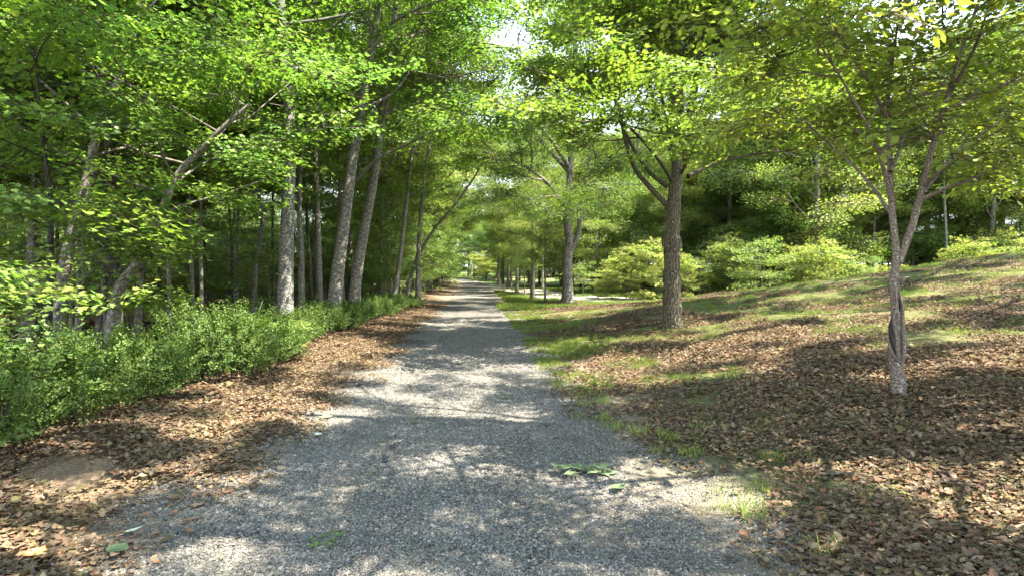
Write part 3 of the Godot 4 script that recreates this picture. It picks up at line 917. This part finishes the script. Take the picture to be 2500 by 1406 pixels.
func build_woods() -> void:
	rng.seed = 1300
	var green := Color(0.155, 0.26, 0.052)
	var lime := Color(0.22, 0.30, 0.065)
	var kinds := []
	# models: each is also the first tree of its kind
	var spec := [
		["forest_tree", 14.0, 0.085, {"joined": true, "deep": 2, "kids": 0.5, "leaves": 1.0, "lift": 0.3, "flat": 0.6, "spray": "far", "spray_size": 1.4, "tint": green, "auto": 13, "crown_from": 0.42, "reach": 3.2}, M.wood_bark],
		["forest_tree", 12.5, 0.07, {"joined": true, "deep": 2, "kids": 0.5, "leaves": 1.0, "lift": 0.1, "flat": 0.5, "spray": "far", "spray_size": 1.4, "tint": lime, "auto": 12, "crown_from": 0.38, "reach": 3.0}, M.pale_bark],
		["forest_tree", 15.0, 0.095, {"joined": true, "deep": 2, "kids": 0.5, "leaves": 1.0, "lift": 0.4, "flat": 0.6, "spray": "far", "spray_size": 1.4, "tint": Color(0.135, 0.215, 0.06), "auto": 13, "crown_from": 0.45, "reach": 3.2}, M.dark_bark],
		["understory_tree", 5.5, 0.045, {"joined": true, "deep": 1, "kids": 1.0, "leaves": 2.0, "lift": -0.1, "flat": 0.35, "spray": "maple", "spray_size": 1.05, "tint": Color(0.175, 0.27, 0.07), "auto": 13, "crown_from": 0.18, "reach": 1.9, "rise": 0.0}, M.wood_bark],
		["understory_tree", 4.0, 0.035, {"joined": true, "deep": 1, "kids": 1.1, "leaves": 2.2, "lift": -0.1, "flat": 0.3, "spray": "broad", "spray_size": 1.1, "tint": Color(0.195, 0.28, 0.075), "auto": 11, "crown_from": 0.12, "reach": 1.6, "rise": 0.0}, M.wood_bark],
		["leafy_shrub", 3.2, 0.03, {"joined": true, "deep": 1, "kids": 1.5, "leaves": 3.0, "lift": 0.3, "flat": 0.6, "spray": "pinnate", "spray_size": 1.15, "tint": Color(0.27, 0.33, 0.085), "auto": 14, "crown_from": 0.06, "reach": 1.8, "rise": 0.3}, M.wood_bark],
		["broad_tree", 14.0, 0.17, {"joined": true, "deep": 2, "kids": 0.5, "leaves": 0.95, "lift": 0.2, "flat": 0.6, "spray": "far", "spray_size": 1.6, "tint": Color(0.25, 0.32, 0.07), "auto": 20, "crown_from": 0.08, "reach": 3.6}, M.wood_bark],
		["broad_tree", 11.0, 0.15, {"joined": true, "deep": 2, "kids": 0.5, "leaves": 0.95, "lift": 0.2, "flat": 0.6, "spray": "far", "spray_size": 1.5, "tint": green, "auto": 18, "crown_from": 0.06, "reach": 3.4}, M.wood_bark],
		["arching_tree", 14.5, 0.11, {"joined": true, "deep": 2, "kids": 0.55, "leaves": 1.0, "lift": 0.1, "flat": 0.55, "spray": "far", "spray_size": 1.4, "tint": lime, "auto": 16, "crown_from": 0.3, "reach": 5.2}, M.pale_bark]]
	for s in spec:
		var o := simple_tree(s[0], "", Vector3.ZERO, s[1], s[2], Vector3(rf(-0.8, 0.8), 0, rf(-0.8, 0.8)), s[3], s[4])
		kinds.append(o)
	var first := []
	for k in kinds.size(): first.append(true)
	var put := func(k: int, x: float, z: float, size: float, label: String, group: String):
		var at := on_ground(x, z, -0.05)
		var o: Node3D = kinds[k]
		if first[k]:
			first[k] = false
			o.position = at
			o.scale = Vector3.ONE * size
			tag(o, label, "shrub" if k == 5 else "tree", group)
		else:
			o = copy(o, at, rf(0, TAU), size, label, group)
			o.set_meta("category", "shrub" if k == 5 else "tree")
	var look := ["slim brown-trunked", "slim pale-trunked", "slim dark-trunked", "layered maple-leaved", "layered oval-leaved", "yellow-green", "broad lime-green", "broad mid-green"]
	var tally := {}
	var place := func(where: String, k: int) -> String:
		tally[where + str(k)] = tally.get(where + str(k), -1) + 1
		return nth(tally[where + str(k)])
	# the strip of wood behind the hedge, a sunlit clearing beyond it, and the trees at the clearing's far side
	for p in scatter(20, 2.9, func():
			var d := 9.0 + 70.0 * rng.randf()
			return Vector2(road_x(d) - 6.3 - 11.0 * pow(rng.randf(), 1.1), -d)):
		var k := rng.randi() % 3
		put.call(k, p.x, p.y, rf(0.75, 1.2), "%s tree in the wood behind the hedge, %s such from the left" % [look[k], place.call("a", k)], "trees of the wood behind the hedge")
	for p in scatter(70, 1.4, func():
			var d := 11.0 + 58.0 * pow(rng.randf(), 1.1)
			return Vector2(road_x(d) - 6.2 - 13.0 * rng.randf(), -d)):
		var k := 3 + rng.randi() % 2
		put.call(k, p.x, p.y, rf(0.6, 1.2), "%s sapling in the wood behind the hedge, %s such from the left" % [look[k], place.call("b", k)], "saplings under the trees behind the hedge")
	for p in scatter(30, 2.0, func():
			var d := 14.0 + 40.0 * rng.randf()
			return Vector2(road_x(d) - 7.5 - 9.0 * rng.randf(), -d)):
		put.call(5, p.x, p.y, rf(0.6, 1.15), "low %s bush between the trunks behind the hedge, %s such from the left" % [look[5], place.call("g", 5)], "bushes between the trunks behind the hedge")
	for p in scatter(26, 1.3, func():
			var d := 9.5 + 15.0 * rng.randf()
			return Vector2(road_x(d) - 5.9 - 8.0 * rng.randf(), -d)):
		var k := rng.randi() % 3
		put.call(k, p.x, p.y, rf(0.5, 0.75), "thin %s young tree close behind the hedge, %s such from the left" % [look[k].trim_prefix("slim "), place.call("h", k)], "thin trees close behind the hedge")
	for p in scatter(26, 2.4, func():
			var d := 38.0 + 50.0 * rng.randf()
			return Vector2(road_x(d) - 9.0 - 24.0 * rng.randf(), -d)):
		var k := 6 + rng.randi() % 2
		put.call(k, p.x, p.y, rf(0.6, 1.0), "%s tree along the far wood left of the drive, %s such from the left" % [look[k], place.call("i", k)], "trees of the far wood left of the drive")
	for p in scatter(70, 2.0, func():
			var d := 8.0 + 70.0 * rng.randf()
			return Vector2(road_x(d) - 19.0 - 13.0 * rng.randf(), -d)):
		var k := 5 if rng.randf() < 0.6 else 3
		put.call(k, p.x, p.y, rf(0.7, 1.4), "sunlit %s bush deep behind the hedge, %s such from the left" % [look[k], place.call("c", k)], "bushes of the clearing behind the wood")
	for p in scatter(48, 2.9, func():
			var d := 4.0 + 90.0 * rng.randf()
			return Vector2(road_x(d) - 34.0 - 12.0 * rng.randf(), -d)):
		var k := 6 + rng.randi() % 2
		put.call(k, p.x, p.y, rf(0.9, 1.4), "%s tree far behind the hedge wood, %s such from the left" % [look[k], place.call("d", k)], "trees beyond the clearing")
	# both sides of the far drive
	for k in 30:
		var d := 25.0 + k * 2.6
		put.call(3 + k % 2, road_x(d) - rf(2.9, 4.6), -d, rf(0.75, 1.15), "leafy sapling crowding the drive, %s past the end of the hedge" % nth(k), "saplings along the far drive edge")
	for k in 13:
		var d := 25.0 + k * 5.0 + rf(-1.0, 1.0)
		put.call(8, road_x(d) - rf(4.6, 6.0), -d, rf(0.8, 1.1), "pale tree arching over the drive, %s past the end of the hedge" % nth(k), "trees arching over the far drive")
	var places := [[-5.6, 20.5, 1.15], [-6.4, 29.0, 1.25], [-4.9, 33.0, 1.1], [4.2, 41.0, 0.95], [6.0, 50.0, 1.0], [3.6, 58.0, 1.2], [-4.5, 62.0, 1.3], [3.8, 72.0, 1.35], [-4.6, 76.0, 1.4]]
	for k in places.size():
		var q: Array = places[k]
		put.call(8, road_x(q[1]) + q[0], -q[1], q[2], "spreading pale tree closing the gap over the drive, %s by distance" % nth(k), "spreading trees over the drive")
	for k in 9:
		var d := 52.0 + k * 5.5 + rf(-1.0, 1.0)
		put.call(6 + k % 2, road_x(d) + rf(6.5, 9.0) + (3.0 if k < 2 else 0.0), -d, rf(0.7, 0.95), "broad leafy tree behind the lawn row, %s from the lane" % nth(k), "broad trees behind the lawn row")
	for p in scatter(34, 1.5, func(): return Vector2(road_x(105.0) + rf(-22.0, 24.0), -rf(100.0, 150.0))):
		var k := 6 + rng.randi() % 2
		put.call(k, p.x, p.y, rf(0.8, 1.5), "%s distant tree past the drive's end, %s such from the left" % [look[k], place.call("f", k)], "trees at the far end of the drive")
	# wood on the right, beyond the bank and lawn
	for p in scatter(84, 2.5, func():
			var d := rf(32.0, 76.0)
			var lo := 9.5 + 6.5 * ss(54.0, 46.0, d)
			return Vector2(road_x(d) + lo + (6.0 + d * 0.48) * pow(rng.randf(), 1.15), -d)):
		if lane_distance(p) < 4.0: continue
		var k: int = [6, 7, 7, 6, 1][rng.randi() % 5]
		put.call(k, p.x, p.y, rf(0.85, 1.3), "%s tree of the wood beyond the bank, %s such from the left" % [look[k], place.call("e", k)], "trees of the wood beyond the bank")
	for k in 5:
		put.call([5, 7, 5, 6, 7][k], [-4.4, -4.2, -2.2, -2.6, -7.0][k], [-84.0, -90.0, -86.0, -95.0, -103.0][k], [1.2, 0.8, 1.3, 0.9, 1.0][k], "leafy growth where the drive bends out of sight, %s by distance" % nth(k), "growth at the bend of the drive")
	# bright shrubs at the wood edge behind the bank
	for k in 22:
		var u := 1425.0 + k * 56.0 + rf(-20, 20)
		var d := rf(30.0, 36.0) if k < 8 else rf(25.0, 31.0)
		var p := spot(u, 700, d)
		put.call(5 if k % 4 else 4, p.x, p.z, rf(0.45, 1.05), "bright yellow-green wood-edge shrub behind the bank, %s from the side lane" % nth(k), "bright shrubs along the wood edge")
	for k in 14:
		var u := 1470.0 + k * 84.0 + rf(-20, 20)
		var d := rf(37.0, 41.0) if k < 5 else rf(32.0, 38.0)
		var p := spot(u, 700, d)
		put.call(6 + k % 2, p.x, p.z, rf(0.55, 0.8), "light green young tree rising behind the bank's crest, %s from the side lane" % nth(k), "young trees behind the crest of the bank")


func scatter(count: int, apart: float, pick: Callable) -> Array:
	var out := []
	var tries := 0
	while out.size() < count and tries < 5000:
		tries += 1
		var p: Vector2 = pick.call()
		if out.all(func(q): return p.distance_to(q) > apart): out.append(p)
	out.sort_custom(func(a, b): return a.x / -a.y < b.x / -b.y)
	return out


func build_hedge() -> void:
	rng.seed = 1700
	var leafage := Color(0.082, 0.135, 0.03)
	var hints := ["big boxwood bush at the hedge's near end", "rounded boxwood bush between the hedge's near end and the sunlit one", "large sunlit boxwood bush bulging toward the drive", "dark boxwood bush just beyond the large sunlit one"]
	var d := 4.7
	var k := 0
	while d < 25.5:
		var x := -4.55 - 0.12 * sin(k * 1.7) + (0.25 if k == 2 else 0.0) - (0.25 if k > 3 else 0.0)
		var rx := rf(0.66, 0.86) * (1.2 if k < 3 else 1.0)
		var h := rf(0.72, 0.92) * (1.2 if k < 3 else lerpf(1.05, 0.75, minf(1.0, k / 12.0)))
		var label: String = hints[k] if k < hints.size() else "low boxwood bush, %s along the hedge from its near end" % nth(k)
		bush(on_ground(x, -d), rx, h, 620 if d < 10.0 else 420, leafage, label)
		d += rx * 1.78
		k += 1


# ---------------------------------------------------------------- small things lying about
func build_small() -> void:
	rng.seed = 2100
	# single dead leaves and stones one can pick out close by: pieces of the ground and the drive
	var shapes := []
	for k in 8:
		var g := Geo.new()
		leaf(g, [OAK, OVAL][k % 2], Vector3(0, 0, -0.04), Vector3(0, rf(-0.1, 0.1), 1).normalized(), Vector3.UP, rf(0.07, 0.10), dead_color(), rf(-0.03, 0.12), rf(0.1, 0.6))
		shapes.append(g.mesh())
	for k in 260:
		var d := 2.7 + 6.0 * pow(rng.randf(), 1.4)
		var s := -rf(1.5, 4.2) if k % 5 < 2 else rf(1.5, 6.5)
		var o := part("fallen_leaf", shapes[k % 8], M.litter, M.ground_node)
		o.transform = lying(road_x(d) + s, -d, rf(0, TAU), rf(0.7, 1.1), rf(0.02, 0.035))
	var stones := []
	for k in 6:
		var g := Geo.new()
		stone(g, Vector3.ZERO, 0.045, stone_color())
		stones.append(g.mesh())
	for k in 160:
		var d := 2.7 + 5.0 * pow(rng.randf(), 1.3)
		var o := part("stone", stones[k % 6], M.stone, M.road_node)
		o.transform = lying(road_x(d) + rf(-1.4, 1.3), -d, rf(0, TAU), rf(0.6, 1.15), 0.018)


	# things one can point at
	var fresh := Color(0.09, 0.125, 0.065)
	var pale := Color(0.42, 0.45, 0.36)
	for l in [
		[-2.22, 3.10, 0.17, OVAL, fresh, "long fresh green leaf on the gravel near the drive's left edge"],
		[0.76, 3.98, 0.15, OVAL, fresh * 0.8, "dark green leaf on the sand beside the fallen leafy twig"],
		[-1.86, 5.32, 0.12, OVAL, pale, "whitish dry leaf on the drive's left edge"],
		[-2.0, 6.0, 0.13, MAPLE, Color(0.30, 0.32, 0.12), "yellow-green fallen leaf on the drive's left edge"],
		[-2.28, 3.32, 0.10, OVAL, pale, "pale grey-green leaf lying on the litter beside the gravel"],
		[-2.62, 3.02, 0.15, OAK, Color(0.42, 0.21, 0.08), "orange oak leaf in the lower left corner"],
		[-1.02, 5.8, 0.09, MAPLE, Color(0.13, 0.10, 0.05), "dark curled leaf on the middle of the gravel"],
		[-0.12, 6.95, 0.13, MAPLE, Color(0.24, 0.29, 0.09), "green maple leaf lying on the sunny gravel"],
		[-1.22, 5.2, 0.07, OVAL, fresh, "small green leaf alone on the shaded gravel"]]:
		var g := Geo.new()
		leaf(g, l[3], Vector3(0, 0.004, -l[2] * 0.5), Vector3(0, 0.08, 1).normalized(), Vector3(rf(-0.2, 0.2), 1, 0).normalized(), l[2], l[4], 0.04, rf(0.05, 0.25))
		thin(g, Vector3(0, 0.004, -l[2] * 0.5), Vector3(0.01, 0.006, -l[2] * 0.9), 0.002, l[4])
		var o := part("fallen_leaf", g.mesh(), M.litter, self)
		o.transform = lying(l[0], -l[1], rf(0, TAU), 1.0, 0.035)
		tag(o, l[5], "leaf", "single leaves on the drive")
	var tw := thing("fallen_twig", "fallen twig with broad green leaves on the right of the gravel", "twig", on_ground(0.5, -4.3, 0.03))
	var tg := Geo.new()
	tube(tg, [Vector3(-0.12, 0.0, 0.14), Vector3(-0.02, 0.02, 0.03), Vector3(0.1, 0.015, -0.05), Vector3(0.24, 0.0, -0.06)], [0.005, 0.005, 0.004, 0.002], 5)
	part("stem", tg.mesh(), M.wood_bark, tw)
	for l in [[-0.05, 0.03, -0.9, -0.7, 0.19], [0.02, 0.02, 0.1, -1.0, 0.16], [0.1, 0.02, 0.5, -0.8, 0.15], [0.12, 0.015, 0.4, 0.9, 0.15], [0.2, 0.01, 1.0, 0.25, 0.14], [0.0, 0.015, -0.8, 0.3, 0.12], [0.16, 0.03, 0.9, -0.5, 0.13]]:
		var g := Geo.new()
		leaf(g, MAPLE, Vector3(l[0], l[1] + rf(0.0, 0.02), -0.02), Vector3(l[2], rf(-0.05, 0.2), l[3]).normalized(), Vector3(rf(-0.3, 0.3), 1, rf(-0.3, 0.3)).normalized(), l[4], fresh * rf(0.7, 1.2), 0.05, rf(0.0, 0.25))
		part("leaf", g.mesh(), M.litter, tw)
	for l in [[-0.30, 6.05, -0.06, 5.78, 0.009, "short pale stick lying on the sunny gravel"], [-0.62, 6.6, -0.35, 6.35, 0.006, "thin dark twig on the gravel before the sunny patch"], [4.05, 6.5, 4.75, 6.45, 0.014, "grey branch lying on the mossy bank right of the young tree"], [2.2, 3.95, 2.6, 3.75, 0.009, "dark crooked stick among the dead leaves on the bank"], [-2.9, 6.3, -2.55, 6.0, 0.008, "thin stick on the litter beside the sunlit bush"]]:
		var g := Geo.new()
		var a := on_ground(l[0], -l[1], 0.03)
		var e := on_ground(l[2], -l[3], 0.03)
		var m := a.lerp(e, 0.45) + Vector3(rf(-0.02, 0.02), 0.012, rf(-0.03, 0.03))
		tube(g, [Vector3.ZERO, m - a, a.lerp(e, 0.7) - a + Vector3(0, 0.004, 0.02), e - a], [l[4], l[4] * 0.95, l[4] * 0.75, l[4] * 0.4], 6, 0.2)
		var o := part("stick", g.mesh(), M.pale_bark if l[5].contains("pale") else M.wood_bark, self)
		o.position = a
		tag(o, l[5], "stick", "sticks lying about")
	var pg := Geo.new()
	stone(pg, Vector3.ZERO, 0.075, Color(0.035, 0.04, 0.045))
	var pb := part("dark_stone", pg.mesh(), M.stone, self)
	pb.transform = lying(-1.06, -4.64, 0.4, 1.0, 0.035)
	tag(pb, "single blackish stone on the shaded gravel", "stone")
	# grass tufts along the right edge of the gravel, small weeds on drive and bank
	var k := 0
	for l in [[1.7, 3.0, 0.7], [1.52, 3.45, 1.25], [1.4, 3.55, 0.9], [2.1, 4.4, 0.8], [1.5, 4.65, 1.0], [1.42, 5.05, 1.2], [1.22, 5.3, 1.0], [1.8, 5.3, 0.8], [1.02, 5.5, 1.1], [0.98, 5.9, 0.8], [1.1, 6.6, 1.1], [1.3, 7.4, 1.2], [1.0, 8.2, 1.2]]:
		var g := Geo.new()
		for j in 46:
			var a := rf(0, TAU)
			var q := Vector3(cos(a), 0, sin(a)) * 0.10 * sqrt(rng.randf())
			var h: float = rf(0.05, 0.15) * l[2]
			var bend := Vector3(rf(-0.8, 0.8), 0, rf(-0.8, 0.8)) * h
			var w := Vector3(cos(a * 5.0), 0, sin(a * 5.0)) * 0.003
			var sh := rf(0.7, 1.3)
			var col := Color(0.20 * sh * rf(0.8, 1.3), 0.27 * sh, 0.06 * sh)
			var b := g.v.size()
			for e in [q - w, q + w, q + bend * 0.35 + Vector3(0, h * 0.6, 0) + w * 0.8, q + bend * 0.35 + Vector3(0, h * 0.6, 0) - w * 0.8, q + bend + Vector3(0, h * 0.9, 0)]:
				g.v.append(e)
				g.c.append(col)
			g.i.append_array(PackedInt32Array([b, b + 1, b + 2, b, b + 2, b + 3, b + 3, b + 2, b + 4]))
		var o := part("grass_tuft", g.mesh(), M.leaf, self)
		o.transform = lying(l[0], -l[1], rf(0, TAU), 1.0, 0.0)
		tag(o, "loose grass tuft on the gravel's right edge, %s counted going up the drive" % nth(k), "grass tuft", "grass tufts along the right edge")
		k += 1
	for l in [[-1.10, 3.25, "small green weed growing through the gravel"], [2.95, 5.3, "small green weed on the litter left of the young tree"], [3.55, 5.75, "small green weed behind the young tree's foot"], [2.9, 4.75, "small green weed on the litter before the young tree"], [4.6, 6.6, "small green weed on the mossy bank by the right edge"]]:
		var o := thing("weed", l[2], "weed", on_ground(l[0], -l[1], 0.01), "small weeds on drive and bank")
		var g := Geo.new()
		for j in 11:
			var a := j * 2.4
			var e := Vector3(cos(a), rf(0.3, 1.2), sin(a)) * rf(0.03, 0.08)
			thin(g, Vector3.ZERO, e, 0.0015, Color(0.15, 0.2, 0.06))
			leaf(g, OVAL, e, Vector3(cos(a), rf(-0.2, 0.3), sin(a)).normalized(), Vector3.UP, rf(0.035, 0.06), Color(0.12, 0.20, 0.05) * rf(0.7, 1.2), 0.05, 0.1)
		part("leaves", g.mesh(), M.leaf, o)


func build_seedlings() -> void:
	rng.seed = 2500
	var c := {"deep": 1, "kids": 2.2, "leaves": 4.0, "lift": 0.2, "flat": 0.4, "spray": "maple", "spray_size": 1.0, "tint": Color(0.20, 0.30, 0.06), "auto": 9, "crown_from": 0.35, "reach": 0.8, "rise": 0.0}
	c.auto = 4
	c.tint = Color(0.16, 0.25, 0.06)
	simple_tree("maple_sapling", "sunlit sapling with big pale green leaves at the picture's left edge", on_ground(-5.05, -4.9), 2.0, 0.016, Vector3(0.25, 0, -0.1), c, M.wood_bark, "saplings by the hedge").scale = Vector3.ONE * 0.8
	c.auto = 4
	c.leaves = 1.5
	c.kids = 1.0
	simple_tree("maple_sapling", "knee-high maple seedling with broad leaves before the dark mottled trunk", on_ground(-4.5, -9.5), 1.6, 0.012, Vector3(0.1, 0, 0.1), c, M.wood_bark, "saplings by the hedge").scale = Vector3.ONE * 0.45
	simple_tree("maple_sapling", "low maple seedling leaning out of the hedge toward the drive", on_ground(-4.3, -10.2), 1.5, 0.012, Vector3(0.3, 0, 0.1), c, M.wood_bark, "saplings by the hedge").scale = Vector3.ONE * 0.42
	c.auto = 7
	simple_tree("maple_sapling", "leafy sapling rising from the hedge beside the crooked pale tree", on_ground(-5.9, -7.6), 2.6, 0.02, Vector3(0.2, 0, 0.1), c, M.wood_bark, "saplings by the hedge")


func _ready() -> void:
	wob.seed = 5
	wob.frequency = 0.5
	wob.fractal_octaves = 3
	# camera
	var cam := Camera3D.new()
	cam.name = "camera"
	cam.fov = rad_to_deg(2.0 * atan(703.0 / FOCAL))
	cam.near = 0.05
	cam.far = 900.0
	cam.position = eye
	cam.rotation_degrees = Vector3(-1.6, 0, 0)
	add_child(cam)
	cam_basis = cam.basis
	# sky, exposure
	var sky := ProceduralSkyMaterial.new()
	sky.sky_top_color = Color(0.60, 0.69, 0.80)
	sky.sky_horizon_color = Color(0.94, 0.95, 0.95)
	sky.sky_curve = 0.2
	sky.ground_bottom_color = Color(0.25, 0.24, 0.2)
	sky.ground_horizon_color = Color(0.6, 0.62, 0.6)
	sky.sun_angle_max = 12.0
	var env := Environment.new()
	env.background_mode = Environment.BG_SKY
	env.sky = Sky.new()
	env.sky.sky_material = sky
	env.background_energy_multiplier = 0.95
	env.tonemap_mode = Environment.TONE_MAPPER_LINEAR
	env.tonemap_exposure = 8.2
	env.sdfgi_enabled = true
	env.ssao_enabled = true
	env.ssil_enabled = true
	var we := WorldEnvironment.new()
	we.name = "world"
	we.environment = env
	add_child(we)
	# sun: high, from the right and slightly behind
	var sun := DirectionalLight3D.new()
	sun.name = "sun"
	sun.light_energy = 1.6
	sun.light_color = Color(1.0, 0.965, 0.9)
	sun.light_angular_distance = 0.45
	sun.shadow_enabled = true
	add_child(sun)
	sun.look_at_from_position(Vector3(0.44, 0.87, 0.17), Vector3.ZERO)

	materials()
	sprays()
	build_ground()
	build_woods()
	build_trees()
	build_hedge()
	build_cover()
	build_small()
	build_seedlings()
